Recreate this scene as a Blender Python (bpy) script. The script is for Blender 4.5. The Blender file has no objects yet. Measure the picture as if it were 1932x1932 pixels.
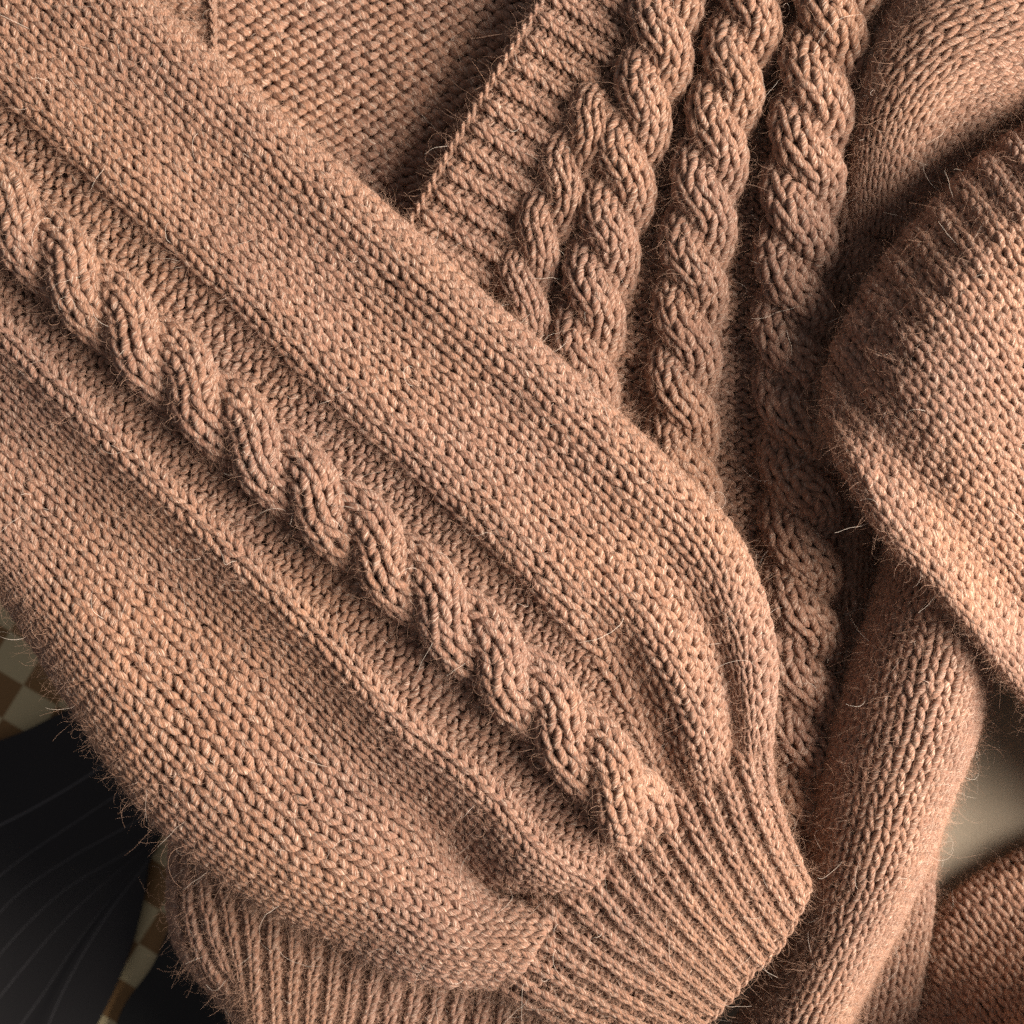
import bpy, math
import numpy as np

# ------------------------------------------------------------------ camera, light, exposure
S = 0.32 / 1932.0          # metres per plan unit (the frame is 1932 units = 32 cm wide)
DP = 2415.0                # camera height above the reference plane, plan units (40 cm)
ZOFF = 0.16                # height of the reference plane above the floor cloth, metres

scene = bpy.context.scene
cam_data = bpy.data.cameras.new('camera')
cam = bpy.data.objects.new('camera', cam_data)
scene.collection.objects.link(cam)
cam.location = (0, 0, ZOFF + DP * S)
cam.rotation_euler = (0, 0, 0)
cam_data.sensor_width = 36
cam_data.lens = 36 * (DP * S) / 0.32
cam_data.clip_start = 0.02
cam_data.clip_end = 20
cam_data.dof.use_dof = True
cam_data.dof.focus_distance = (DP - 45) * S
cam_data.dof.aperture_fstop = 10
scene.camera = cam

world = bpy.data.worlds.new('World')
scene.world = world
world.use_nodes = True
bg = world.node_tree.nodes['Background']
bg.inputs[0].default_value = (0.94, 0.93, 1.0, 1)
bg.inputs[1].default_value = 0.24


def area_lamp(name, loc, target, size, watts, color):
    d = bpy.data.lights.new(name, 'AREA')
    d.shape = 'RECTANGLE'
    d.size, d.size_y = size
    d.energy = watts
    d.color = color
    o = bpy.data.objects.new(name, d)
    scene.collection.objects.link(o)
    o.location = loc
    from mathutils import Vector
    o.rotation_euler = (Vector(target) - Vector(loc)).to_track_quat('-Z', 'Y').to_euler()
    return o


area_lamp('window_light', (0.88, -0.05, 0.68), (0.02, 0, ZOFF), (0.75, 0.65), 57, (1.0, 0.93, 0.86))

scene.view_settings.view_transform = 'Standard'
scene.view_settings.look = 'None'
scene.view_settings.exposure = -0.15
scene.view_settings.gamma = 1
scene.render.engine = 'CYCLES'
scene.cycles.use_denoising = False
scene.cycles.max_bounces = 6
scene.cycles.diffuse_bounces = 4

rng = np.random.default_rng(11)

# ------------------------------------------------------------------ materials


def new_mat(name):
    m = bpy.data.materials.new(name)
    m.use_nodes = True
    nt = m.node_tree
    nt.nodes.clear()
    out = nt.nodes.new('ShaderNodeOutputMaterial')
    bsdf = nt.nodes.new('ShaderNodeBsdfPrincipled')
    nt.links.new(bsdf.outputs[0], out.inputs[0])
    return m, nt, bsdf


def math_node(nt, op, a, b=None, c=None):
    n = nt.nodes.new('ShaderNodeMath')
    n.operation = op
    for i, x in enumerate((a, b, c)):
        if x is None:
            continue
        if isinstance(x, (int, float)):
            n.inputs[i].default_value = x
        else:
            nt.links.new(x, n.inputs[i])
    return n.outputs[0]


def mix_col(nt, fac, a, b, mode='MIX'):
    n = nt.nodes.new('ShaderNodeMix')
    n.data_type = 'RGBA'
    n.blend_type = mode
    for sock, x in ((n.inputs[0], fac), (n.inputs[6], a), (n.inputs[7], b)):
        if isinstance(x, (int, float)):
            sock.default_value = x
        elif isinstance(x, tuple):
            sock.default_value = (*x, 1)
        else:
            nt.links.new(x, sock)
    return n.outputs[2]


def map_range(nt, x, a, b, c=0.0, d=1.0):
    n = nt.nodes.new('ShaderNodeMapRange')
    nt.links.new(x, n.inputs[0])
    for i, val in enumerate((a, b, c, d)):
        n.inputs[1 + i].default_value = val
    return n.outputs[0]


def yarn_material(name, dark, light, pale):
    m, nt, bsdf = new_mat(name)
    at = nt.nodes.new('ShaderNodeAttribute')
    at.attribute_name = 'yarn'
    sep = nt.nodes.new('ShaderNodeSeparateXYZ')
    nt.links.new(at.outputs['Vector'], sep.inputs[0])
    s, cs, sn = sep.outputs
    tint = nt.nodes.new('ShaderNodeAttribute')
    tint.attribute_name = 'tint'
    theta = math_node(nt, 'ARCTAN2', sn, cs)
    lay = math_node(nt, 'MULTIPLY', s, 2 * math.pi / 34.0)
    helix = math_node(nt, 'ADD', theta, lay)              # constant along a ply
    ply = math_node(nt, 'ABSOLUTE', math_node(nt, 'SINE', math_node(nt, 'MULTIPLY', helix, 2.0)))
    ply = math_node(nt, 'POWER', ply, 0.6)
    # fibre noise drawn out along the plies
    comb = nt.nodes.new('ShaderNodeCombineXYZ')
    nt.links.new(math_node(nt, 'MULTIPLY', math_node(nt, 'COSINE', helix), 1.0), comb.inputs[0])
    nt.links.new(math_node(nt, 'MULTIPLY', math_node(nt, 'SINE', helix), 1.0), comb.inputs[1])
    nt.links.new(math_node(nt, 'MULTIPLY', s, 0.016), comb.inputs[2])
    n1 = nt.nodes.new('ShaderNodeTexNoise')
    n1.inputs['Scale'].default_value = 7.0
    n1.inputs['Detail'].default_value = 3.0
    nt.links.new(comb.outputs[0], n1.inputs['Vector'])
    n2 = nt.nodes.new('ShaderNodeTexNoise')
    n2.inputs['Scale'].default_value = 6.0
    n2.inputs['Detail'].default_value = 2.0
    off = nt.nodes.new('ShaderNodeVectorMath')
    off.operation = 'ADD'
    off.inputs[1].default_value = (7.3, 2.1, 4.4)
    nt.links.new(comb.outputs[0], off.inputs[0])
    nt.links.new(off.outputs[0], n2.inputs['Vector'])
    fib = map_range(nt, n1.outputs[0], 0.32, 0.68)
    tf = math_node(nt, 'ADD', math_node(nt, 'MULTIPLY', fib, 0.62), math_node(nt, 'MULTIPLY', tint.outputs['Fac'], 0.38))
    col = mix_col(nt, tf, dark, light)
    # slow drift of the dye along the garment
    tco = nt.nodes.new('ShaderNodeTexCoord')
    n3 = nt.nodes.new('ShaderNodeTexNoise')
    n3.inputs['Scale'].default_value = 16.0
    n3.inputs['Detail'].default_value = 3.0
    nt.links.new(tco.outputs['Object'], n3.inputs['Vector'])
    dye = mix_col(nt, map_range(nt, n3.outputs[0], 0.36, 0.64), (0.90, 0.90, 0.94), (1.10, 1.08, 1.00))
    col = mix_col(nt, 1.0, col, dye, 'MULTIPLY')
    streak = map_range(nt, n2.outputs[0], 0.57, 0.65)  # pale heather flecks, with the yarn's glints painted in as colour
    col = mix_col(nt, math_node(nt, 'MULTIPLY', streak, 0.75), col, pale)
    nt.links.new(col, bsdf.inputs['Base Color'])
    bsdf.inputs['Roughness'].default_value = 0.7
    bsdf.inputs['Specular IOR Level'].default_value = 0.25
    bsdf.inputs['Sheen Weight'].default_value = 0.12
    bsdf.inputs['Sheen Roughness'].default_value = 0.5
    bsdf.inputs['Sheen Tint'].default_value = (0.9, 0.75, 0.62, 1)
    h = math_node(nt, 'ADD', math_node(nt, 'MULTIPLY', ply, 0.7), math_node(nt, 'MULTIPLY', fib, 0.45))
    bump = nt.nodes.new('ShaderNodeBump')
    bump.inputs['Strength'].default_value = 1.0
    bump.inputs['Distance'].default_value = 6e-4
    nt.links.new(h, bump.inputs['Height'])
    nt.links.new(bump.outputs[0], bsdf.inputs['Normal'])
    return m


def fibre_material(name, color, tr=0.3):
    m, nt, bsdf = new_mat(name)
    info = nt.nodes.new('ShaderNodeHairInfo')
    dark = tuple(c * 0.62 for c in color)
    col = mix_col(nt, info.outputs['Random'], dark, color)
    nt.links.new(col, bsdf.inputs['Base Color'])
    bsdf.inputs['Roughness'].default_value = 0.45
    bsdf.inputs['Specular IOR Level'].default_value = 0.4
    return m


YARN = yarn_material('camel_yarn', (0.195, 0.086, 0.052), (0.455, 0.232, 0.142), (0.82, 0.65, 0.50))
FUZZ = fibre_material('wool_fuzz', (0.56, 0.325, 0.21))
STRAY = fibre_material('stray_fibre', (0.85, 0.70, 0.56))

# ------------------------------------------------------------------ scene graph helpers


def link(o, parent=None):
    scene.collection.objects.link(o)
    if parent is not None:
        o.parent = parent
    return o


def empty(name, parent=None):
    o = bpy.data.objects.new(name, None)
    o.empty_display_size = 0.02
    return link(o, parent)


def raw_mesh(name, co, quads, mat, parent=None, attrs=None, smooth=True):
    me = bpy.data.meshes.new(name)
    co = np.asarray(co, dtype=np.float32)
    quads = np.asarray(quads, dtype=np.int32)
    me.vertices.add(len(co))
    me.vertices.foreach_set('co', co.ravel())
    me.loops.add(quads.size)
    me.loops.foreach_set('vertex_index', quads.ravel())
    me.polygons.add(len(quads))
    me.polygons.foreach_set('loop_start', np.arange(0, quads.size, 4, dtype=np.int32))
    me.polygons.foreach_set('use_smooth', np.full(len(quads), smooth))
    me.update(calc_edges=True)
    for key, (typ, arr) in (attrs or {}).items():
        a = me.attributes.new(key, typ, 'POINT')
        a.data.foreach_set('vector' if typ == 'FLOAT_VECTOR' else 'value', np.asarray(arr, dtype=np.float32).ravel())
    me.materials.append(mat)
    o = bpy.data.objects.new(name, me)
    return link(o, parent)


def W(p):
    """plan coordinates (x right, y down, z up from the reference plane) -> world, plan units"""
    p = np.asarray(p, dtype=float)
    k = (DP - p[..., 2]) / DP
    return np.stack([(p[..., 0] - 966) * k, -(p[..., 1] - 966) * k, p[..., 2]], -1)


def metres(p):
    q = p * S
    q[..., 2] += ZOFF
    return q


# ------------------------------------------------------------------ spline lofts


def spline(knots, vals, q):
    """Catmull-Rom through vals (axis 0) at knots, evaluated at q (extrapolates linearly)"""
    knots = np.asarray(knots, float)
    vals = np.asarray(vals, float)
    n = len(knots)
    d = np.diff(knots)
    sl = np.diff(vals, axis=0) / d.reshape(-1, *([1] * (vals.ndim - 1)))
    m = np.empty_like(vals)
    m[0], m[-1] = sl[0], sl[-1]
    if n > 2:
        w0 = (d[1:] / (d[1:] + d[:-1])).reshape(-1, *([1] * (vals.ndim - 1)))
        m[1:-1] = w0 * sl[:-1] + (1 - w0) * sl[1:]
    q = np.asarray(q, float)
    i = np.clip(np.searchsorted(knots, q, side='right') - 1, 0, n - 2)
    h = d[i]
    t = (q - knots[i]) / h
    lo, hi = t < 0, t > 1
    tc = np.clip(t, 0, 1)
    sh = (-1,) + (1,) * (vals.ndim - 1)
    tt, hh = tc.reshape(sh), h.reshape(sh)
    r = ((2 * tt**3 - 3 * tt**2 + 1) * vals[i] + (tt**3 - 2 * tt**2 + tt) * hh * m[i]
         + (-2 * tt**3 + 3 * tt**2) * vals[i + 1] + (tt**3 - tt**2) * hh * m[i + 1])
    r = r + np.where(lo, (t * h), 0).reshape(sh) * m[0] + np.where(hi, (t - 1) * h, 0).reshape(sh) * m[-1]
    return r


class Surf:
    """a smooth sheet sampled on a fine grid in (u = columns, v = rows)"""
    RES = 3

    def __init__(self, grid, u0, v0, res_u, res_v, flip=False):
        self.g, self.u0, self.v0, self.ru, self.rv = grid, u0, v0, res_u, res_v
        du = np.gradient(grid, axis=0)
        dv = np.gradient(grid, axis=1)
        nrm = np.cross(du, dv)
        nrm /= np.linalg.norm(nrm, axis=-1, keepdims=True) + 1e-9
        if (np.sum(nrm[..., 2]) < 0) != flip:
            nrm = -nrm
        self.n = nrm
        self.nu = (grid.shape[0] - 1) / res_u
        self.nv = (grid.shape[1] - 1) / res_v
        self.wu = np.linalg.norm(du, axis=-1) * res_u
        self.wv = np.linalg.norm(dv, axis=-1) * res_v

    def _bil(self, arr, u, v):
        a = np.clip((np.asarray(u) - self.u0) * self.ru, 0, arr.shape[0] - 1.001)
        b = np.clip((np.asarray(v) - self.v0) * self.rv, 0, arr.shape[1] - 1.001)
        i, j = a.astype(int), b.astype(int)
        fa, fb = a - i, b - j
        if arr.ndim == 3:
            fa, fb = fa[..., None], fb[..., None]
        return (arr[i, j] * (1 - fa) * (1 - fb) + arr[i + 1, j] * fa * (1 - fb)
                + arr[i, j + 1] * (1 - fa) * fb + arr[i + 1, j + 1] * fa * fb)

    def at(self, u, v):
        return self._bil(self.g, u, v), self._bil(self.n, u, v)

    def scale(self, u, v):
        return self._bil(self.wu, u, v), self._bil(self.wv, u, v)


def loft(ctrl, col_w=30.0, row_h=24.0, flip=False, ncols=None, bumps=0.0, seed=0):
    """ctrl[streamline][station] = plan point; returns a Surf whose u/v count columns and rows"""
    c = W(np.asarray(ctrl, float))
    K, M = c.shape[:2]
    # refine lengths on a denser pass
    du = np.linalg.norm(np.diff(c, axis=0), axis=-1)
    dv = np.linalg.norm(np.diff(c, axis=1), axis=-1)
    uk = np.concatenate([[0], np.cumsum(np.percentile(du, 60, axis=1))]) / col_w
    vk = np.concatenate([[0], np.cumsum(dv.mean(axis=0))]) / row_h
    if ncols:
        uk *= ncols / uk[-1]
    nu, nv = max(2, int(round(uk[-1]))), max(2, int(round(vk[-1])))
    uk *= nu / uk[-1]
    vk *= nv / vk[-1]
    R = Surf.RES
    qu = np.linspace(0, nu, nu * R + 1)
    qv = np.linspace(0, nv, nv * R + 1)
    a = spline(vk, np.swapaxes(c, 0, 1), qv)            # [v, K, 3]
    g = spline(uk, np.swapaxes(a, 0, 1), qu)            # [u, v, 3]
    if bumps:
        r = np.random.default_rng(seed + 5)
        cu, cv = max(3, nu // 5 + 2), max(3, nv // 5 + 2)
        z = r.normal(0, bumps, (cu, cv))
        zz = spline(np.linspace(0, nu, cu), z, qu)
        zz = spline(np.linspace(0, nv, cv), zz.T, qv).T
        g[..., 2] += zz
    sf = Surf(g, 0.0, 0.0, R, R, flip)
    sf.uk, sf.vk = uk, vk
    return sf


# ------------------------------------------------------------------ knitting
SEG, SIDES = 18, 6
ANG = np.arange(SIDES) * 2 * math.pi / SIDES
fuzz_roots = []     # (position, normal, tangent) of fibre roots, plan units


def knit(sf, types=None, vdir=-1, relief=None, keep=None, amp=0.22, loop=0.86, depth=5.8, radius=6.7,
         jitter=0.08, groups=None, seed=0, fuzz=34, sheet=True, sheet_keep=None, sheet_drop=9.0, wref=30.0, shear=0.0, purl_r=0.86, sheet_margin=None):
    """Knit yarn on a surface. types[col] = +1 knit / -1 purl; relief[col] = lift of that column along the normal.
    Returns {group: (verts, quads, yarn, tint)}"""
    r = np.random.default_rng(seed)
    nu, nv = int(round(sf.nu)), int(round(sf.nv))
    ty = np.ones(nu) if types is None else np.asarray(types, float)[:nu]
    rel = np.zeros(nu) if relief is None else np.asarray(relief, float)[:nu]
    gr = np.zeros(nu, int) if groups is None else np.asarray(groups)[:nu]
    n = nu * SEG + 1
    f = np.arange(n) / SEG                                # column position along the row
    t = 2 * math.pi * f
    col = np.minimum(f.astype(int), nu - 1)
    # smooth sign and relief across column borders
    fr = f - np.floor(f)
    tyl = np.concatenate([[ty[0]], ty[:-1]])[col]
    tyr = np.concatenate([ty[1:], [ty[-1]]])[col]
    w = 0.13
    sg = ty[col].copy()
    a = np.clip((w - fr) / w, 0, 1) * 0.5
    b = np.clip((fr - (1 - w)) / w, 0, 1) * 0.5
    sg = sg * (1 - a - b) + tyl * a + tyr * b
    rl = np.interp(f - 0.5, np.arange(nu), rel)
    rows = np.arange(nv) + 0.5
    # per-stitch irregularity
    ju = r.normal(0, jitter, (nv, nu + 2))
    jv = r.normal(0, jitter * 0.9, (nv, nu + 2))
    jz = r.normal(0, 0.55, (nv, nu + 2))
    jr = 1 + r.normal(0, 0.085, (nv, nu + 2))
    ja = amp * (1 + r.normal(0, 0.14, (nv, nu + 2)))
    ip = lambda arr: np.stack([np.interp(f, np.arange(nu + 2) - 0.5, q) for q in arr])
    ju, jv, jz, jr, ja = map(ip, (ju, jv, jz, jr, ja))
    skew = 0.06
    U = f[None] + ja * np.sin(2 * t)[None] + ju
    V = rows[:, None] + vdir * (-loop * np.cos(t)[None] + skew * np.sin(t)[None]) + jv
    U = U + shear * (-loop * np.cos(t))[None]
    U = np.clip(U, 0, nu)
    P, N = sf.at(U, np.clip(V, 0, nv))
    over = V - np.clip(V, 0, nv)
    wu, wv = sf.scale(U, np.clip(V, 0, nv))
    wloc = np.clip(np.minimum(wu / wref, wv / 20.0), 0.62, 1.15)
    h = (-depth * np.cos(2 * t))[None] * sg[None] + rl[None] + jz
    h = h * np.clip(wloc, 0.7, 1.1)
    P = P + N * h[..., None]
    T = np.gradient(P, axis=1)
    L = np.linalg.norm(T, axis=-1)
    arc = np.cumsum(L, axis=1) + r.uniform(0, 4000, (nv, 1))
    T /= L[..., None] + 1e-9
    side = np.cross(T, N)
    side /= np.linalg.norm(side, axis=-1, keepdims=True) + 1e-9
    up = np.cross(side, T)
    rad = radius * (1 - (1 - purl_r) * (1 - sg) / 2)[None] * wloc * jr * (1 + 0.07 * (-np.cos(2 * t))[None] * sg[None])
    # which stitches to build
    uc, vc = np.meshgrid(np.arange(nu) + 0.5, rows)
    Pc, Nc = sf.at(uc, vc)
    K = np.ones((nv, nu), bool)
    if keep is not None:
        K &= keep(uc, vc, Pc)
    tint = np.clip(r.normal(0.5, 0.22, (nv, nu)), 0, 1)
    ring = (P[:, :, None, :] + rad[:, :, None, None] * (np.cos(ANG)[None, None, :, None] * side[:, :, None, :]
                                                        + np.sin(ANG)[None, None, :, None] * up[:, :, None, :]))
    out = {}
    base_q = []
    for s in range(SEG):
        for k in range(SIDES):
            k2 = (k + 1) % SIDES
            base_q.append((s * SIDES + k, (s + 1) * SIDES + k, (s + 1) * SIDES + k2, s * SIDES + k2))
    base_q = np.array(base_q)
    jj, ii = np.nonzero(K)
    idx = ii[:, None] * SEG + np.arange(SEG + 1)[None]      # [n, SEG+1]
    vert = ring[jj[:, None], idx]                           # [n, SEG+1, SIDES, 3]
    ar = arc[jj[:, None], idx]
    yarn = np.empty(vert.shape)
    yarn[..., 0] = ar[..., None]
    yarn[..., 1] = np.cos(ANG)
    yarn[..., 2] = np.sin(ANG)
    tn = np.broadcast_to(tint[jj, ii][:, None, None], vert.shape[:3])
    for gid in np.unique(gr):
        sel = np.nonzero(gr[ii] == gid)[0]
        if not len(sel):
            continue
        v = vert[sel].reshape(-1, 3)
        q = (base_q[None] + (np.arange(len(sel)) * (SEG + 1) * SIDES)[:, None, None]).reshape(-1, 4)
        out[gid] = [v, q, yarn[sel].reshape(-1, 3), tn[sel].ravel()]
    # fibre roots on the outer side of the yarn
    if fuzz and len(jj):
        m = int(len(jj) * fuzz)
        pick = r.integers(0, len(jj), m)
        sm = r.integers(0, SEG, m)
        pj, pi_ = jj[pick], ii[pick] * SEG + sm
        ang = r.uniform(-0.2, math.pi + 0.2, m)
        nrm = np.cos(ang)[:, None] * side[pj, pi_] + np.sin(ang)[:, None] * up[pj, pi_]
        fuzz_roots.append((P[pj, pi_] + nrm * (rad[pj, pi_] * 0.9)[:, None], nrm, T[pj, pi_], N[pj, pi_]))
    if sheet:
        # added backing sheet just under the loops, tinted dark, stops light leaking through gaps
        qu = np.linspace(0, nu, nu + 1)
        qv = np.linspace(0, nv, nv + 1)
        uu, vv = np.meshgrid(qu, qv, indexing='ij')
        p, nn = sf.at(uu, vv)
        rr = np.interp(uu - 0.5, np.arange(nu), rel)
        p = p + nn * (rr - sheet_drop)[..., None]
        q = []
        kk = K if sheet_margin is None else framed(Pc, sheet_margin)
        ci, cj = np.nonzero(kk.T)
        a0 = ci * (nv + 1) + cj
        q = np.stack([a0, a0 + nv + 1, a0 + nv + 2, a0 + 1], -1)
        g0 = np.unique(gr)[0]
        if g0 in out and len(q):
            off = len(out[g0][0])
            v = p.reshape(-1, 3)
            ya = np.stack([uu.ravel() * 30 + vv.ravel() * 47, np.ones(uu.size), np.zeros(uu.size)], -1)
            out[g0][0] = np.concatenate([out[g0][0], v])
            out[g0][1] = np.concatenate([out[g0][1], q + off])
            out[g0][2] = np.concatenate([out[g0][2], ya])
            out[g0][3] = np.concatenate([out[g0][3], np.full(len(v), 0.1)])
    return out


def build(pieces, gid, name, parent):
    v, q, y, t = pieces[gid]
    return raw_mesh(name, metres(v.copy()), q, YARN, parent, {'yarn': ('FLOAT_VECTOR', y), 'tint': ('FLOAT', t)})


def strand_surf(sf, uc, phase, pitch, sign, v0, v1, a_u, rx, rz, h0, hb, cols=4, arc=105, taper=None, row_h=25.0, sink=0.0):
    """surface of one cable strand winding over the panel sf. uc(v) = column of the cable's middle."""
    v = np.linspace(v0, v1, int((v1 - v0) * 6) + 2)
    # arc length along the cable's middle line
    P0, N0 = sf.at(uc(v), v)
    ln = np.concatenate([[0], np.cumsum(np.linalg.norm(np.diff(P0, axis=0), axis=-1))])
    ph = 2 * math.pi * ln / pitch + phase
    T0 = np.gradient(P0, axis=0)
    T0 /= np.linalg.norm(T0, axis=-1, keepdims=True)
    k = np.ones_like(v) if taper is None else taper(v)
    side = np.cross(N0, T0)
    # + side = viewer's left when looking along +v
    end = np.clip((ln[-1] - ln) / 110.0, 0, 1)
    h0 = h0 - sink * (1 - end * end * (3 - 2 * end))
    C = P0 + side * (sign * a_u * k * np.tanh(1.1 * np.cos(ph)) / math.tanh(1.1))[:, None] + N0 * (h0 + hb * np.sin(ph))[:, None]
    T = np.gradient(C, axis=0)
    T /= np.linalg.norm(T, axis=-1, keepdims=True)
    sd = np.cross(N0, T)
    sd /= np.linalg.norm(sd, axis=-1, keepdims=True)
    nn = np.cross(T, sd)
    alpha = np.radians(np.linspace(-arc, arc, cols * Surf.RES + 1))
    g = (C[None] + (np.sin(alpha)[:, None] * (rx * k)[None])[..., None] * sd[None]
         + (np.cos(alpha)[:, None] * (rz * k)[None])[..., None] * nn[None])
    # resample rows by arc length
    ln2 = np.concatenate([[0], np.cumsum(np.linalg.norm(np.diff(C, axis=0), axis=-1))])
    nv = max(2, int(round(ln2[-1] / row_h)))
    q = np.linspace(0, ln2[-1], nv * Surf.RES + 1)
    i = np.clip(np.searchsorted(ln2, q) - 1, 0, len(ln2) - 2)
    f = ((q - ln2[i]) / (ln2[i + 1] - ln2[i]))[None, :, None]
    g = g[:, i] * (1 - f) + g[:, i + 1] * f
    out = Surf(g, 0.0, 0.0, Surf.RES, Surf.RES)
    mid = g.shape[0] // 2
    if np.sum(out.n[mid] * np.ones(3) * np.array([0, 0, 1])) < 0:
        out.n = -out.n
    return out


def cord(name, pts, parent, radius=6.5, twist=22, seed=0, fuzz=10):
    """two plied strands twisted together: a cast-off edge or a seam"""
    r = np.random.default_rng(seed)
    c = W(np.asarray(pts, float))
    ln = np.concatenate([[0], np.cumsum(np.linalg.norm(np.diff(c, axis=0), axis=-1))])
    q = np.linspace(0, ln[-1], int(ln[-1] / 3.2))
    C = spline(ln, c, q)
    T = np.gradient(C, axis=0)
    T /= np.linalg.norm(T, axis=-1, keepdims=True)
    ref = np.array([0, 0, 1.0])
    sd = np.cross(T, ref)
    sd /= np.linalg.norm(sd, axis=-1, keepdims=True)
    up = np.cross(sd, T)
    vs, qs, ys, ts = [], [], [], []
    off = 0
    for k in range(2):
        ph = 2 * math.pi * q / (twist * 2) + k * math.pi + np.cumsum(r.normal(0, 0.05, len(q)))
        rr = radius * 0.62
        D = C + (np.cos(ph)[:, None] * sd + np.sin(ph)[:, None] * up) * rr
        ring = D[:, None] + radius * 0.72 * (np.cos(ANG)[None, :, None] * sd[:, None] + np.sin(ANG)[None, :, None] * up[:, None])
        n = len(q)
        a = np.arange(n - 1)[:, None] * SIDES + np.arange(SIDES)[None]
        b = np.arange(n - 1)[:, None] * SIDES + (np.arange(SIDES)[None] + 1) % SIDES
        qs.append(np.stack([a, a + SIDES, b + SIDES, b], -1).reshape(-1, 4) + off)
        vs.append(ring.reshape(-1, 3))
        y = np.empty(ring.shape)
        y[..., 0] = q[:, None]
        y[..., 1] = np.cos(ANG)
        y[..., 2] = np.sin(ANG)
        ys.append(y.reshape(-1, 3))
        ts.append(np.full(n * SIDES, 0.6))
        off += n * SIDES
        m = int(ln[-1] / 24 * fuzz)
        pk = r.integers(0, n, m)
        an = r.uniform(0, 2 * math.pi, m)
        nn = np.cos(an)[:, None] * sd[pk] + np.sin(an)[:, None] * up[pk]
        fuzz_roots.append((D[pk] + nn * radius * 0.7, nn, T[pk], up[pk]))
    return raw_mesh(name, metres(np.concatenate(vs)), np.concatenate(qs), YARN, parent,
                    {'yarn': ('FLOAT_VECTOR', np.concatenate(ys)), 'tint': ('FLOAT', np.concatenate(ts))})


def in_poly(poly, x, y):
    poly = np.asarray(poly, float)
    c = np.zeros(x.shape, bool)
    j = len(poly) - 1
    for i in range(len(poly)):
        xi, yi = poly[i]
        xj, yj = poly[j]
        hit = ((yi > y) != (yj > y)) & (x < (xj - xi) * (y - yi) / (yj - yi + 1e-12) + xi)
        c ^= hit
        j = i
    return c


def plan_xy(P):
    k = DP / (DP - P[..., 2])
    return P[..., 0] * k + 966, -P[..., 1] * k + 966


def framed(P, margin=130):
    x, y = plan_xy(P)
    return (x > -margin) & (x < 1932 + margin) & (y > -margin) & (y < 1932 + margin)


# ------------------------------------------------------------------ the sweater
sweater = empty('sweater')
sweater['label'] = 'camel brown wool sweater with rope cables, sleeve folded across its front'
sweater['category'] = 'sweater'

# ---- sleeve lying across the front
nrm = np.array([0.685, -0.728])
anchor = np.array([(-330, 78), (-180, 215), (-30, 355), (110, 490), (320, 690), (530, 880), (740, 1060), (920, 1230)], float)


def line(t, z, tail):
    t, z = [t[0]] + list(t), [z[0]] + list(z)
    pts = [(*(a + nrm * tt), zz) for a, tt, zz in zip(anchor, t, z)]
    return pts + tail


sleeve_ctrl = [
    line([390, 395, 400, 410, 412, 412, 400], [-60] * 7, [(1310, 1060, -60), (1370, 1240, -70), (1390, 1430, -80)]),
    line([455, 458, 462, 474, 476, 474, 476], [-30] * 7, [(1372, 1020, -30), (1440, 1225, -40), (1435, 1445, -50)]),
    line([470, 473, 477, 490, 491, 489, 490], [12] * 7, [(1385, 1010, 12), (1455, 1215, 5), (1450, 1440, -15)]),
    line([435, 438, 440, 452, 455, 452, 448], [58, 58, 60, 62, 62, 62, 60], [(1350, 1045, 62), (1410, 1245, 52), (1425, 1455, 10)]),
    line([350, 350, 352, 360, 362, 360, 352], [60, 58, 52, 46, 42, 44, 50], [(1288, 1098, 44), (1364, 1272, 22), (1392, 1460, -8)]),
    line([255, 255, 262, 270, 268, 262, 255], [66, 64, 60, 54, 52, 60, 72], [(1212, 1170, 84), (1302, 1328, 70), (1345, 1482, 22)]),
    line([180, 180, 186, 196, 184, 178, 172], [74, 74, 76, 76, 74, 76, 80], [(1160, 1222, 40), (1236, 1384, 4), (1288, 1508, -12)]),
    line([150, 150, 155, 165, 152, 148, 142], [58, 58, 60, 60, 58, 58, 58], [(1128, 1256, 36), (1208, 1406, 6), (1266, 1526, -12)]),
    line([0, 0, 0, 0, 0, 0, 0], [56, 56, 56, 56, 56, 56, 56], [(1050, 1360, 52), (1150, 1470, 60), (1232, 1572, 22)]),
    line([-145, -145, -148, -152, -158, -170, -184], [52, 52, 52, 52, 52, 52, 52], [(930, 1470, 52), (1030, 1578, 52), (1140, 1650, 20)]),
    line([-168, -168, -170, -176, -182, -194, -208], [66, 66, 66, 66, 66, 66, 68], [(915, 1490, 70), (1015, 1600, 72), (1120, 1668, 34)]),
    line([-205, -205, -208, -214, -220, -232, -246], [44, 44, 42, 40, 40, 42, 44], [(890, 1515, 50), (1000, 1638, 56), (1104, 1682, 8)]),
    line([-290, -290, -290, -292, -300, -312, -322], [20, 20, 18, 14, 12, 10, 10], [(835, 1565, -6), (940, 1680, -56), (1085, 1700, -80)]),
    line([-380, -380, -380, -386, -400, -420, -425], [26, 26, 24, 22, 22, 24, 26], [(775, 1625, 20), (900, 1708, 10), (1052, 1722, -16)]),
    line([-460, -460, -460, -458, -500, -535, -530], [32, 32, 32, 34, 36, 38, 38], [(715, 1690, 44), (845, 1765, 54), (1022, 1772, 44)]),
    line([-520, -520, -515, -505, -570, -630, -610], [0, 0, 0, 0, 2, 4, 6], [(655, 1745, 10), (795, 1815, 14), (985, 1832, 0)]),
    line([-540, -540, -532, -520, -590, -658, -640], [-55] * 7, [(638, 1772, -50), (780, 1845, -50), (965, 1862, -60)]),
    line([-500, -500, -495, -490, -560, -620, -600], [-120] * 7, [(670, 1740, -110), (810, 1810, -100), (1000, 1820, -90)]),
]
sf_sleeve = loft(sleeve_ctrl, bumps=2.2, seed=1)
uk = sf_sleeve.uk
nu = int(round(sf_sleeve.nu))
cc = np.arange(nu) + 0.5
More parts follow.
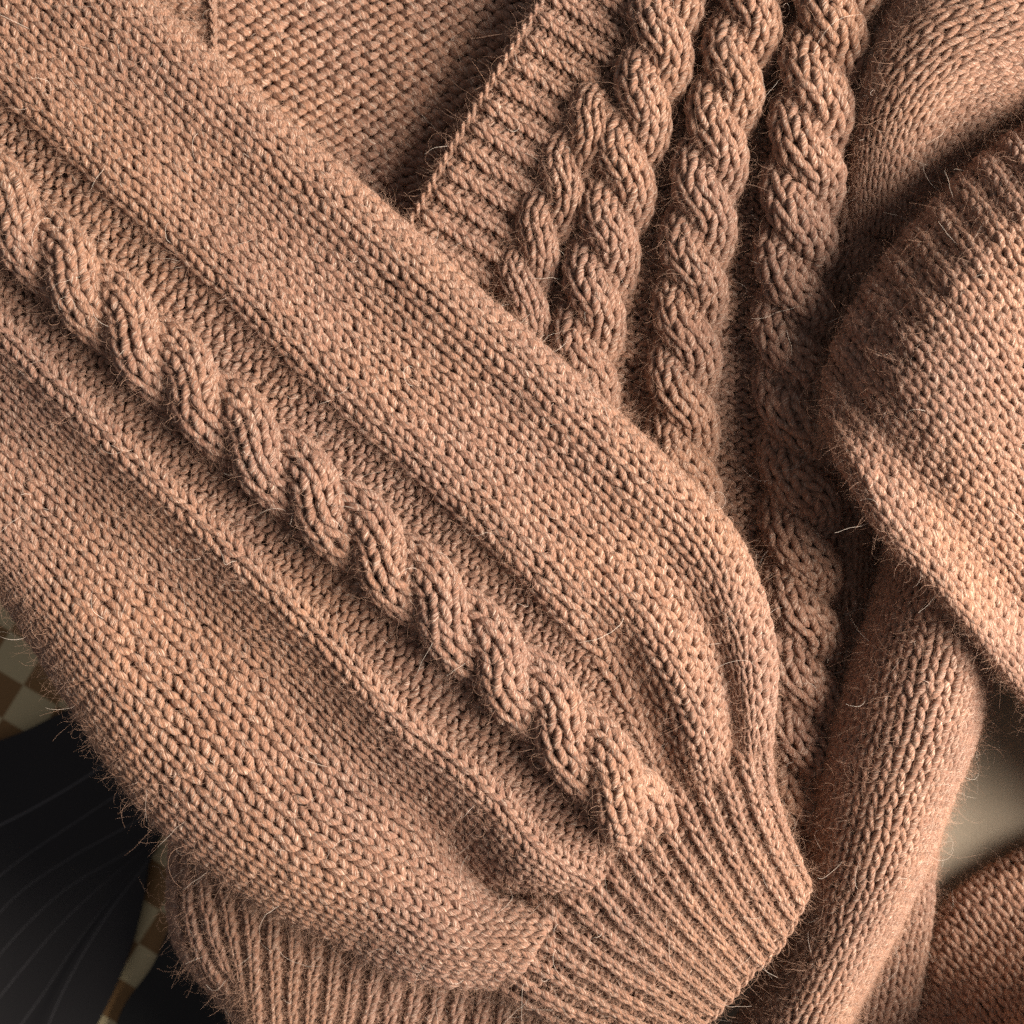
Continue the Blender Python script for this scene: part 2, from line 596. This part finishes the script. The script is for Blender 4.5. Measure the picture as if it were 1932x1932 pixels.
is_purl = (cc > uk[7]) & (cc < uk[9])
types = np.where(is_purl, -1, 1)
rel = np.where(is_purl, -3.0, 0.0)
for e in (np.nonzero(is_purl)[0][0] - 1, np.nonzero(is_purl)[0][-1] + 1):
    rel[e] += 5
ucab = uk[8]


def keep_sleeve(u, v, P):
    return framed(P)


pc = knit(sf_sleeve, types, -1, rel, keep_sleeve, groups=np.where(is_purl, 1, 0), seed=21)
sleeve = build(pc, 0, 'sleeve', sweater)
build(pc, 1, 'purl_panel', sleeve)
for k in range(2):
    ss = strand_surf(sf_sleeve, lambda v: np.full_like(v, ucab), 0.6 + k * math.pi, 300.0, 1, 0.0, sf_sleeve.nv,
                     28, 41, 27, 12, 17, sink=36)
    pc = knit(ss, None, -1, None, lambda u, v, P: framed(P), seed=31 + k, radius=7.0, sheet_drop=7)
    build(pc, 0, 'cable_strand', sleeve)

# ---- cuff
cuff_ctrl = [
    [(1400, 1400, -90), (1410, 1500, -90), (1440, 1590, -85), (1480, 1680, -80)],
    [(1432, 1400, -45), (1443, 1495, -45), (1478, 1590, -45), (1518, 1680, -45)],
    [(1438, 1405, 0), (1450, 1492, 2), (1483, 1582, 0), (1524, 1674, -8)],
    [(1375, 1440, 10), (1405, 1535, 24), (1450, 1632, 22), (1502, 1722, 8)],
    [(1285, 1485, 6), (1340, 1592, 30), (1400, 1696, 30), (1466, 1784, 12)],
    [(1205, 1550, 4), (1268, 1652, 32), (1342, 1750, 34), (1412, 1836, 14)],
    [(1120, 1630, 2), (1198, 1724, 30), (1280, 1804, 34), (1372, 1884, 14)],
    [(1040, 1705, 0), (1128, 1786, 24), (1226, 1854, 30), (1332, 1924, 12)],
    [(985, 1785, -4), (1076, 1850, 10), (1178, 1908, 14), (1292, 1964, 4)],
    [(945, 1850, -30), (1040, 1910, -25), (1145, 1955, -25), (1262, 2003, -30)],
    [(950, 1860, -80), (1045, 1915, -80), (1150, 1960, -80), (1265, 2008, -80)],
]


def rib_knit(sf, height=8.5, seed=0, keep=None, radius=6.2, vdir=-1, fuzz=36, phase=0):
    n = int(round(sf.nu))
    ty = np.where((np.arange(n) + phase) % 2 == 0, 1, -1)
    rel = np.where(ty > 0, height, -height * 0.8)
    return knit(sf, ty, vdir, rel, keep, groups=(np.arange(n) + phase) // 2, seed=seed, radius=radius,
                amp=0.2, depth=5.0, fuzz=fuzz, sheet_drop=8, wref=22.0, shear=0.16, jitter=0.085), sorted(set((np.arange(n) + phase) // 2))


cuff_ctrl = [[(c[0][0] - 46, c[0][1] - 56, c[0][2] - 62)] + c for c in cuff_ctrl]
sf_cuff = loft(cuff_ctrl, col_w=21.5, row_h=24, bumps=1.5, seed=2)
pc, ids = rib_knit(sf_cuff, seed=41, keep=lambda u, v, P: framed(P, 90))
cuff = empty('cuff', sweater)
for g in ids:
    if g in pc:
        build(pc, g, 'rib', cuff)

cord('cast_off_edge', [(c[-1][0] + 2, c[-1][1] + 3, c[-1][2] - 4) for c in cuff_ctrl[1:10]], cuff, seed=8, radius=6.5)

# ---- front panel with its cables
stat = np.array([-90, 30, 150, 270, 390, 510, 630, 750, 870, 990, 1110, 1230, 1350, 1470, 1590, 1710], float)


def column_line(pts):
    p = np.array(pts, float)
    return [(np.interp(y, p[:, 0], p[:, 1]), y, np.interp(y, p[:, 0], p[:, 2])) for y in stat]


front_ctrl = [
    column_line([(-90, 960, -150), (450, 860, -150), (1710, 860, -150)]),
    column_line([(-90, 1150, -100), (200, 1090, -105), (450, 1000, -110), (630, 960, -115), (1710, 960, -140)]),
    column_line([(-90, 1272, -60), (120, 1240, -62), (260, 1190, -68), (400, 1160, -76), (520, 1130, -84), (640, 1105, -92), (800, 1095, -100), (1710, 1120, -130)]),
    column_line([(-90, 1352, -66), (120, 1318, -72), (260, 1275, -80), (400, 1245, -86), (520, 1220, -92), (640, 1200, -98), (800, 1190, -102), (1710, 1210, -130)]),
    column_line([(-90, 1440, -48), (80, 1400, -52), (200, 1362, -58), (330, 1335, -64), (450, 1312, -72), (560, 1300, -80), (680, 1290, -88), (800, 1282, -96), (900, 1290, -104), (1710, 1310, -140)]),
    column_line([(-90, 1512, -60), (80, 1472, -66), (200, 1442, -76), (330, 1420, -86), (450, 1405, -94), (560, 1396, -100), (700, 1388, -112), (900, 1392, -130), (1200, 1400, -146), (1710, 1400, -160)]),
    column_line([(-90, 1596, -36), (100, 1552, -40), (220, 1526, -52), (350, 1510, -66), (470, 1496, -80), (590, 1490, -92), (710, 1490, -104), (840, 1500, -124), (1080, 1508, -150), (1330, 1508, -160), (1480, 1498, -165), (1710, 1470, -170)]),
    column_line([(-90, 1648, -50), (100, 1612, -58), (220, 1585, -76), (350, 1572, -96), (470, 1562, -116), (590, 1556, -130), (710, 1554, -140), (1080, 1560, -172), (1480, 1548, -178), (1710, 1515, -180)]),
    column_line([(-90, 1690, -60), (100, 1650, -70), (200, 1634, -84), (330, 1618, -90), (430, 1606, -100), (560, 1598, -126), (700, 1594, -146), (900, 1590, -156), (1300, 1586, -160), (1500, 1572, -164), (1710, 1540, -170)]),
    column_line([(-90, 1715, -60), (100, 1676, -80), (200, 1660, -96), (330, 1640, -100), (430, 1630, -110), (560, 1626, -140), (700, 1622, -164), (900, 1620, -174), (1300, 1612, -180), (1500, 1598, -184), (1710, 1566, -190)]),
    column_line([(-90, 1760, -90), (330, 1690, -140), (700, 1680, -220), (1300, 1670, -230), (1710, 1620, -230)]),
    column_line([(-90, 1860, -160), (330, 1800, -220), (700, 1770, -260), (1300, 1740, -280), (1710, 1680, -280)]),
]
sf_front = loft(front_ctrl, col_w=30, row_h=25, bumps=1.8, seed=3)
uk = sf_front.uk
nu = int(round(sf_front.nu))
cc = np.arange(nu) + 0.5
types = np.where(cc < uk[7] + 0.2, -1, 1)
rel = np.where(types < 0, -2.0, 3.0)
sleeve_inner = [(-300, -200), (250, 130), (560, 420), (820, 660), (1000, 830), (1180, 990), (1290, 1130), (1330, 1300), (1330, 1480), (1380, 1700), (1200, 1850), (600, 1700), (-300, 1200)]


def keep_front(u, v, P):
    x, y = plan_xy(P)
    ok = framed(P) & ~in_poly(sleeve_inner, x, y) & (x > 900)
    band = [(880, -200), (1060, -200), (960, 130), (870, 330), (820, 520), (700, 520)]
    return ok & ~in_poly(band, x, y)


# the two ribs at the side edge are groups of their own
grp = np.zeros(nu, int)
pc = knit(sf_front, types, -1, rel, keep_front, groups=grp, seed=51)
front = build(pc, 0, 'front_panel', sweater)


def front_cable(ucol, phase, v0, v1, half, w=1.0, taper=None, seed=0, h0=9):
    for k in range(2):
        ss = strand_surf(sf_front, ucol, phase + k * math.pi, half * 2, -1, v0, v1, 30 * w, 37 * w, 27 * w, h0, 22 * w, taper=taper)
        pc = knit(ss, None, -1, None, keep_front, seed=seed + k, radius=7.0, sheet_drop=7)
        if pc:
            build(pc, 0, 'cable_strand', front)


nv = sf_front.nv
const = lambda c: (lambda v: np.full_like(v, c))
front_cable(const(uk[2]), 0.4, 0, min(nv, 38), 128, seed=61)
front_cable(const(uk[4]), 1.9, 0, min(nv, 46), 128, seed=63)
front_cable(const(uk[6]), 1.1, 0, nv, 128, w=1.14, seed=65)
# the cable dying into the neckband
vv0 = np.interp(200, stat, sf_front.vk)
vv1 = np.interp(760, stat, sf_front.vk)
c0 = np.array([(200, 1150), (300, 1085), (400, 1046), (480, 1006), (580, 985), (760, 985)], float)


def u_c0(v):
    y = np.interp(v, sf_front.vk, stat)
    x = np.interp(y, c0[:, 0], c0[:, 1])
    # invert plan x -> column on that row
    us = np.linspace(0, sf_front.nu, 300)
    out = []
    for yy, vvv, xx in zip(y, v, x):
        P, _ = sf_front.at(us, np.full_like(us, vvv))
        px, _ = plan_xy(P)
        out.append(np.interp(xx, px, us))
    return np.array(out)


front_cable(u_c0, 0.2, vv0, vv1, 118, w=0.84, seed=67, h0=24)

# ---- neckband: ribs square to its edge
e0, e1 = np.array([1062., -65.]), np.array([700., 548.])
eu = np.array([0.862, 0.507])
band_ctrl = []
for m, tt in enumerate(np.linspace(0, 1, 8)):
    b = e0 + (e1 - e0) * tt
    wd = np.interp(tt, [0, 0.2, 0.6, 0.8, 1], [190, 184, 196, 205, 210])
    zb = np.interp(tt, [0, 1], [-58, -92])
    band_ctrl.append([(*(b + eu * 14), zb - 42), (*(b - eu * 1), zb - 14), (*(b + eu * 8), zb + 6), (*(b + eu * wd * 0.35), zb + 6),
                      (*(b + eu * wd * 0.7), zb), (*(b + eu * wd), zb - 10), (*(b + eu * (wd + 30)), zb - 40)])
sf_band = loft(band_ctrl, col_w=24.5, row_h=21, bumps=1.2, seed=4)
pc, ids = rib_knit(sf_band, height=10, seed=71, vdir=1, keep=lambda u, v, P: framed(P), radius=5.8, fuzz=22)
neckband = empty('neckband', sweater)
for g in ids:
    if g in pc:
        build(pc, g, 'rib', neckband)


cord('cast_off_edge', [(*(e0 + (e1 - e0) * t + np.array([2 * math.sin(9 * t), 2 * math.cos(7 * t)]) - eu * 3), np.interp(t, [0, 1], [-44, -76])) for t in np.linspace(0, 1, 9)], neckband, seed=3, radius=6.6)

# ---- inside of the back, seen through the neck opening
bx = np.array([330, 420, 540, 660, 780, 900, 1020, 1130], float)
by = np.array([-80, 0, 80, 160, 240, 320, 400, 480, 560], float)
back_ctrl = [[(x, y + (x - 700) * 0.10, -150 + 10 * math.sin(x / 160) - 0.03 * y) for y in by] for x in bx]
sf_back = loft(back_ctrl, col_w=36, row_h=24, bumps=2.5, seed=5)


def keep_back(u, v, P):
    x, y = plan_xy(P)
    return framed(P) & ~in_poly(sleeve_inner, x, y) & (x - 700 < (548 - y) * 0.59 + 110)


pc = knit(sf_back, -np.ones(int(round(sf_back.nu))), -1, None, keep_back, amp=0.2, loop=0.8, seed=81, radius=7.6, depth=6.6, purl_r=1.0)
build(pc, 0, 'back_panel', sweater)

# ---- the far end of the neckband beside the sleeve, top left
far_ctrl = [[(x, y, -112 - abs(x - 350) * 0.1) for x in (404, 370, 330, 290, 240)] for y in (-90, -40, 10, 60, 110, 150)]
sf_far = loft(far_ctrl, col_w=22, row_h=22, bumps=1.5, seed=6)
pc, ids = rib_knit(sf_far, height=6, seed=91, vdir=1, keep=lambda u, v, P: framed(P))
far_band = empty('inner_neckband', sweater)
for g in ids:
    if g in pc:
        build(pc, g, 'rib', far_band)
cord('seam_edge', [(400, -60, -98), (399, 0, -98), (402, 50, -98), (404, 100, -100), (402, 160, -104)], far_band, seed=5, radius=6)

# ---- the other sleeve, folded over on the right
edge = [(1560, 790), (1572, 690), (1625, 575), (1700, 470), (1790, 370), (1890, 280), (2010, 200), (2200, 70), (2450, -80)]
dr = np.array([0.60, 0.80])
right_ctrl = []
zc = [40, 112, 162, 182, 176, 156, 130, 110, 90]
low = [(1540, 860, -60), (1556, 800, -40), (1568, 800, 10), (1584, 850, 52), (1612, 905, 84), (1662, 992, 98), (1758, 1096, 96), (1905, 1275, 50), (2260, 1640, -140)]
right_ctrl.append([(x + 40, y - 10, z - 110) for x, y, z in low])
right_ctrl.append([(x + 2, y + 2, z - 45) for x, y, z in low])
right_ctrl.append(low)
for i, (ex, ey) in enumerate(edge[1:]):
    z = zc[i + 1]
    b = np.array([ex, ey], float)
    q = [(*(b + dr * 40), -70), (*(b - dr * 2), -30), (*(b + dr * 14), z * 0.35)]
    for d, f in ((62, 0.58), (125, 0.90), (200, 1.0), (330, 0.88), (560, 0.36), (1500, -0.9)):
        q.append((*(b + dr * d), z * f + (8 if i else -6)))
    right_ctrl.append(q)
sf_right = loft(right_ctrl, col_w=31, row_h=25, bumps=2.2, seed=7)
uu = np.arange(sf_right.g.shape[0])[:, None] / Surf.RES
vv = np.arange(sf_right.g.shape[1])[None, :] / Surf.RES
v_edge = sf_right.vk[2]
sf_right.g += sf_right.n * (8.0 * np.cos(math.pi * uu) * np.clip(1 - (vv - v_edge) / 10.0, 0, 1) * (vv > v_edge - 2))[..., None]
pc = knit(sf_right, None, -1, None, lambda u, v, P: framed(P), seed=101, fuzz=42, sheet_margin=1100)  # unseen sheet runs on past the frame, extended to shade the lower right
build(pc, 0, 'folded_sleeve', sweater)

# ---- fold of the shoulder above it
sh_ctrl = [
    [(1592, 440, -140), (1600, 300, -135), (1610, 180, -130), (1640, 70, -100), (1705, -15, -60), (1820, -70, -20), (1990, -130, 0)],
    [(1622, 440, -104), (1630, 310, -40), (1646, 205, 8), (1686, 112, 48), (1756, 42, 80), (1858, 0, 100), (1993, -48, 108)],
    [(1668, 445, -110), (1674, 322, -32), (1696, 228, 22), (1738, 156, 60), (1798, 100, 84), (1884, 64, 100), (2002, 30, 104)],
    [(1742, 455, -170), (1744, 355, -106), (1762, 280, -50), (1798, 216, -10), (1848, 172, 12), (1918, 144, 20), (2015, 122, 20)],
    [(1805, 470, -210), (1808, 385, -160), (1820, 325, -126), (1846, 278, -96), (1886, 242, -76), (1942, 214, -66), (2030, 195, -66)],
    [(1860, 490, -240), (1862, 425, -210), (1870, 375, -190), (1890, 335, -176), (1925, 305, -164), (1975, 280, -156), (2060, 255, -154)],
]
sf_sh = loft(sh_ctrl, col_w=27, row_h=25, bumps=2.0, seed=8)
pc = knit(sf_sh, None, -1, None, lambda u, v, P: framed(P), seed=111, fuzz=44)
build(pc, 0, 'shoulder_fold', sweater)

# ---- rolled side of the body, lower right
ty_ = [960, 1060, 1160, 1270, 1400, 1520, 1650, 1790, 1932, 2060]
lx = [1705, 1680, 1650, 1612, 1575, 1545, 1520, 1475, 1400, 1330]
rx_ = [1905, 1895, 1880, 1862, 1832, 1784, 1736, 1668, 1596, 1530]
side_ctrl = []
for f, z in ((0.10, -240), (-0.02, -200), (0.0, -120), (0.14, -58), (0.34, -14), (0.56, 10), (0.76, 6), (0.90, -30), (0.985, -96), (1.0, -160), (0.93, -240)):
    side_ctrl.append([(l + (r_ - l) * f, y, z + (18 * math.sin((y - 900) / 260.0))) for l, r_, y in zip(lx, rx_, ty_)])
sf_side = loft(side_ctrl, col_w=29, row_h=25, bumps=2.0, seed=9)
pc = knit(sf_side, None, 1, None, lambda u, v, P: framed(P), seed=121, fuzz=42)
build(pc, 0, 'rolled_side', sweater)

# ---- layer under the rolled side and the knit in shade at the lower right
und_ctrl = [[(x + dx * k, y, z) for y, x, k in ((1420, 1790, 1), (1540, 1772, 1), (1640, 1757, 1), (1730, 1752, 1), (1820, 1740, 1), (1932, 1722, 1), (2040, 1700, 1))]
            for dx, z in ((-140, -235), (-60, -225), (-16, -235), (0, -262), (-6, -310))]
sf_und = loft(und_ctrl, col_w=27, row_h=25, bumps=2, seed=10)
pc = knit(sf_und, None, 1, None, lambda u, v, P: framed(P), seed=131)
build(pc, 0, 'under_layer', sweater)

lo_edge = [(1660, 1990), (1735, 1850), (1752, 1765), (1795, 1700), (1860, 1650), (1950, 1605), (2060, 1580)]
lo_in = np.array([0.62, 0.78])
low_ctrl = []
for ex, ey in lo_edge:
    b = np.array([ex, ey], float)
    low_ctrl.append([(*(b + lo_in * d), z) for d, z in ((12, -335), (0, -296), (20, -266), (110, -214), (230, -120), (380, 110), (520, 160))])  # unseen crest past the frame, raised to keep the visible knit dark
sf_low = loft(low_ctrl, col_w=30, row_h=25, bumps=3, seed=12)
pc = knit(sf_low, None, -1, None, lambda u, v, P: framed(P), seed=141, sheet_margin=400)
build(pc, 0, 'lower_fold', sweater)

# ---- hem of the body under the sleeve, lower left
hy = [1560, 1640, 1720, 1800, 1880, 1960, 2040]
hem_ctrl = []
for k, (x0, sl) in enumerate(((330, -0.02), (345, 0.0), (375, 0.12), (440, 0.12), (520, 0.02), (640, -0.12), (780, -0.2), (940, -0.16), (1100, -0.08), (1280, 0.0))):
    row = []
    for y in hy:
        xx = x0 - (-sl) * (y - 1640) * 1.0
        if k < 3:
            xx += max(0, (y - 1770)) * (0.85, 0.8, 0.55)[k]
        row.append((xx, y, (-230, -170, -135, -112, -100, -96, -96, -98, -100, -100)[k] - 0.05 * (y - 1640)))
    hem_ctrl.append(row)
sf_hem = loft(hem_ctrl, col_w=22, row_h=24, bumps=2, seed=13)
hem_keep = [(560, 1560), (700, 1640), (900, 1700), (1350, 1700), (1350, 1560)]


def keep_hem(u, v, P):
    x, y = plan_xy(P)
    return framed(P, 100) & ~in_poly(hem_keep, x, y)


pc, ids = rib_knit(sf_hem, height=7, seed=151, keep=keep_hem, fuzz=44)
hem = empty('hem', sweater)
for g in ids:
    if g in pc:
        build(pc, g, 'rib', hem)

# ------------------------------------------------------------------ fuzz


def hairs(name, pos, dirs, n_pts, length, radius, curl, mat, parent, r, tip=0.35):
    m = len(pos)
    step = (length / (n_pts - 1))[:, None]
    p = pos.copy()
    d = dirs / (np.linalg.norm(dirs, axis=-1, keepdims=True) + 1e-9)
    axis = r.normal(0, 1, (m, 3))
    axis /= np.linalg.norm(axis, axis=-1, keepdims=True)
    ang = r.normal(0, curl, m)[:, None]
    out = np.empty((m, n_pts, 3))
    out[:, 0] = p
    for k in range(1, n_pts):
        p = p + d * step
        out[:, k] = p
        d = d * np.cos(ang) + np.cross(axis, d) * np.sin(ang) + r.normal(0, 0.12, (m, 3))
        d /= np.linalg.norm(d, axis=-1, keepdims=True)
    cu = bpy.data.hair_curves.new(name)
    cu.add_curves([n_pts] * m)
    cu.attributes['position'].data.foreach_set('vector', metres(out.reshape(-1, 3)).astype(np.float32).ravel())
    ra = cu.attributes.get('radius') or cu.attributes.new('radius', 'FLOAT', 'POINT')
    prof = np.linspace(1, tip, n_pts)[None] * radius[:, None]
    ra.data.foreach_set('value', (prof * S).astype(np.float32).ravel())
    cu.materials.append(mat)
    o = bpy.data.objects.new(name, cu)
    o['kind'] = 'stuff'
    return link(o, parent)


rp = np.concatenate([f[0] for f in fuzz_roots])
rn = np.concatenate([f[1] for f in fuzz_roots])
rt = np.concatenate([f[2] for f in fuzz_roots])
rs = np.concatenate([f[3] for f in fuzz_roots])
r = np.random.default_rng(77)
m = len(rp)
dirs = rn * 0.16 + rs * 0.06 + rt * r.choice([-1, 1], m)[:, None] * 0.7 + r.normal(0, 0.6, (m, 3))
hairs('fuzz', rp, dirs, 7, r.gamma(2.2, 11.0, m) + 5, r.uniform(0.07, 0.18, m), 0.75, FUZZ, sweater, r)
pick = r.choice(m, 1500, replace=False)
hairs('stray_fibres', rp[pick], rs[pick] * 0.7 + r.normal(0, 0.8, (1500, 3)), 9, r.gamma(3.0, 16.0, 1500) + 18,
      r.uniform(0.12, 0.32, 1500), 0.45, STRAY, sweater, r)

# ------------------------------------------------------------------ what it lies on


def sheet(name, ctrl, mat, n=(60, 60), thick=8.0, parent=None):
    """a piece of cloth through plan points, with real thickness; stores (u, v) as attribute 'cloth'"""
    c = W(np.asarray(ctrl, float))
    K, M = c.shape[:2]
    a = spline(np.arange(M), np.swapaxes(c, 0, 1), np.linspace(0, M - 1, n[1]))
    g = spline(np.arange(K), np.swapaxes(a, 0, 1), np.linspace(0, K - 1, n[0]))
    nn = np.cross(np.gradient(g, axis=0), np.gradient(g, axis=1))
    nn /= np.linalg.norm(nn, axis=-1, keepdims=True) + 1e-9
    if nn[..., 2].mean() < 0:
        nn = -nn
    lo = g - nn * thick
    uu, vv = np.meshgrid(np.linspace(0, K - 1, n[0]), np.linspace(0, M - 1, n[1]), indexing='ij')
    A = np.arange(n[0] * n[1]).reshape(n)
    off = n[0] * n[1]
    top = np.stack([A[:-1, :-1], A[1:, :-1], A[1:, 1:], A[:-1, 1:]], -1).reshape(-1, 4)
    bot = top[:, ::-1] + off
    rim = []
    loop = list(A[:, 0]) + list(A[-1, 1:]) + list(A[-2::-1, -1]) + list(A[0, -2:0:-1])
    for i in range(len(loop)):
        p, q = loop[i], loop[(i + 1) % len(loop)]
        rim.append((p, p + off, q + off, q))
    quads = np.concatenate([top, bot, np.array(rim)])
    co = np.concatenate([g.reshape(-1, 3), lo.reshape(-1, 3)])
    uv = np.stack([uu.ravel(), vv.ravel(), np.zeros(uu.size)], -1)
    return raw_mesh(name, metres(co), quads, mat, parent, {'cloth': ('FLOAT_VECTOR', np.concatenate([uv, uv]))})


def weave_bump(nt, bsdf, scale, dist):
    tc = nt.nodes.new('ShaderNodeTexCoord')
    n = nt.nodes.new('ShaderNodeTexNoise')
    n.inputs['Scale'].default_value = scale
    n.inputs['Detail'].default_value = 4
    nt.links.new(tc.outputs['Object'], n.inputs['Vector'])
    b = nt.nodes.new('ShaderNodeBump')
    b.inputs['Strength'].default_value = 0.5
    b.inputs['Distance'].default_value = dist
    nt.links.new(n.outputs[0], b.inputs['Height'])
    nt.links.new(b.outputs[0], bsdf.inputs['Normal'])
    return tc, n


# checked cloth at the bottom of everything
m, nt, bsdf = new_mat('checked_cotton')
tc, n = weave_bump(nt, bsdf, 900, 2e-4)
mp = nt.nodes.new('ShaderNodeMapping')
mp.inputs['Rotation'].default_value = (0, 0, math.radians(32))
mp.inputs['Location'].default_value = (0.004, 0.006, 0.01)
nt.links.new(tc.outputs['Object'], mp.inputs['Vector'])
ck = nt.nodes.new('ShaderNodeTexChecker')
ck.inputs['Scale'].default_value = 1 / 0.017
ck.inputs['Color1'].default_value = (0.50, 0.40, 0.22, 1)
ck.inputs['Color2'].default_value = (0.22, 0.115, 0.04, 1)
nt.links.new(mp.outputs[0], ck.inputs['Vector'])
nt.links.new(ck.outputs[0], bsdf.inputs['Base Color'])
bsdf.inputs['Roughness'].default_value = 0.9
CHECK = m

m, nt, bsdf = new_mat('pinstripe_wool')
tc, n = weave_bump(nt, bsdf, 1500, 1.5e-4)
at = nt.nodes.new('ShaderNodeAttribute')
at.attribute_name = 'cloth'
sep = nt.nodes.new('ShaderNodeSeparateXYZ')
nt.links.new(at.outputs['Vector'], sep.inputs[0])
fr = math_node(nt, 'ABSOLUTE', math_node(nt, 'SUBTRACT', math_node(nt, 'FRACT', math_node(nt, 'ADD', sep.outputs[0], 0.5)), 0.5))
stripe = map_range(nt, fr, 0.009, 0.02, 1.0, 0.0)
inner = math_node(nt, 'MULTIPLY', math_node(nt, 'GREATER_THAN', sep.outputs[0], 0.4), math_node(nt, 'LESS_THAN', sep.outputs[0], 7.6))
stripe = math_node(nt, 'MULTIPLY', stripe, inner)
nt.links.new(mix_col(nt, stripe, (0.008, 0.006, 0.006), (0.07, 0.064, 0.064)), bsdf.inputs['Base Color'])
bsdf.inputs['Roughness'].default_value = 0.85
PIN = m

m, nt, bsdf = new_mat('black_wool')
weave_bump(nt, bsdf, 1500, 1.5e-4)
bsdf.inputs['Base Color'].default_value = (0.006, 0.005, 0.004, 1)
bsdf.inputs['Roughness'].default_value = 0.9
BLACK = m

m, nt, bsdf = new_mat('cream_canvas')
tc, n = weave_bump(nt, bsdf, 700, 3e-4)
n2 = nt.nodes.new('ShaderNodeTexNoise')
n2.inputs['Scale'].default_value = 25
n2.inputs['Detail'].default_value = 5
nt.links.new(tc.outputs['Object'], n2.inputs['Vector'])
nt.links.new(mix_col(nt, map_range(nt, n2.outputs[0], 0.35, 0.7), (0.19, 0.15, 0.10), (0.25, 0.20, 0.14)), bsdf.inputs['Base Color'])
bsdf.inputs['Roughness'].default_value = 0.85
CREAM = m

ZF = -ZOFF / S + 30
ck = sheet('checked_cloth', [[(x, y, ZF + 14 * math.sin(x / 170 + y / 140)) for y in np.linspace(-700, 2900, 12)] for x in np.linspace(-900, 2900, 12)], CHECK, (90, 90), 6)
ck['label'] = 'cream and brown checked cloth in shade below the sleeve'
ck['category'] = 'cloth'

# left pinstriped piece: its streamlines are its stripes
ZB = ZF + 60
stripes = [
    [(-420, 1560), (-260, 1470), (-60, 1410), (60, 1376), (170, 1310), (330, 1230)],
    [(-420, 1760), (-180, 1650), (-30, 1570), (110, 1500), (240, 1410), (380, 1300)],
    [(-420, 1900), (-130, 1760), (0, 1650), (100, 1580), (220, 1500), (372, 1400)],
    [(-380, 2010), (-110, 1840), (0, 1726), (60, 1660), (190, 1590), (365, 1480)],
    [(-330, 2110), (-90, 1900), (0, 1806), (80, 1708), (190, 1640), (340, 1540)],
    [(-270, 2200), (-80, 1970), (0, 1884), (80, 1780), (170, 1690), (312, 1570)],
    [(-180, 2290), (-20, 2030), (36, 1932), (78, 1880), (130, 1800), (296, 1590)],
    [(-90, 2360), (50, 2060), (92, 1932), (120, 1870), (180, 1760), (284, 1620)],
    [(20, 2400), (110, 2080), (184, 1932), (230, 1837), (257, 1760), (276, 1680)],
]
def even(pts, n=8):
    p = np.array(pts, float)
    ln = np.concatenate([[0], np.cumsum(np.linalg.norm(np.diff(p, axis=0), axis=-1))])
    return spline(ln, p, np.linspace(0, ln[-1], n))


stripes = [even(q) for q in stripes]
pin = sheet('pinstripe_jacket', [[(x, y, ZB + 22 * math.sin(i * 0.8) - (26 if i in (0, 8) else 0)) for j, (x, y) in enumerate(s)] for i, s in enumerate(stripes)], PIN, (120, 60), 10)
pin['label'] = 'black jacket cloth with thin white pinstripes at the lower left corner'
pin['category'] = 'jacket'

blk = [
    [(380, 1600), (347, 1690), (331, 1716), (311, 1770), (284, 1827), (240, 1887), (220, 1932), (190, 2040)],
    [(400, 1610), (380, 1690), (360, 1730), (345, 1790), (320, 1850), (290, 1910), (275, 1950), (250, 2050)],
    [(520, 1620), (500, 1700), (480, 1760), (470, 1820), (460, 1880), (450, 1930), (440, 1980), (430, 2060)],
    [(760, 1640), (740, 1720), (720, 1790), (710, 1850), (700, 1900), (690, 1950), (680, 2000), (670, 2080)],
]
bl = sheet('black_garment', [[(x, y, ZB + 8 + (-24, 0, 6, 0)[i]) for (x, y) in s] for i, s in enumerate(blk)], BLACK, (40, 40), 10)
bl['label'] = 'plain black cloth between the checked strip and the ribbed hem'
bl['category'] = 'garment'

# cream cushion under the sweater
pad = []
x0, x1, y0, y1 = 460, 2300, 60, 2300
zt = -345.0
cx, cy, hw, hh = (x0 + x1) / 2, (y0 + y1) / 2, (x1 - x0) / 2, (y1 - y0) / 2
prof = [(0.0, 0.0), (0.35, 2), (0.7, -2), (0.88, -16), (0.96, -48), (1.0, -110), (1.0, -220), (0.98, -330), (0.9, -420), (0.0, -430)]
na = 72
co, quads = [], []
for f, dz in prof:
    for a in range(na):
        th = 2 * math.pi * a / na
        ct, st = math.cos(th), math.sin(th)
        k = (abs(ct)**6 + abs(st)**6)**(-1 / 6.0)
        wob = 1 + 0.006 * math.sin(5 * th)
        co.append((cx + f * hw * ct * k * wob, cy + f * hh * st * k * wob, zt + dz))
for i in range(len(prof) - 1):
    for a in range(na):
        b = (a + 1) % na
        quads.append((i * na + a, i * na + b, (i + 1) * na + b, (i + 1) * na + a))
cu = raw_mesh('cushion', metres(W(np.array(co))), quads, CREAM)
cu['label'] = 'cream fabric cushion showing beneath the knit at lower right'
cu['category'] = 'cushion'
tris = sum(len(o.data.polygons) * 2 for o in scene.objects if o.type == 'MESH')
print('TRIS', tris, 'fibres', m)
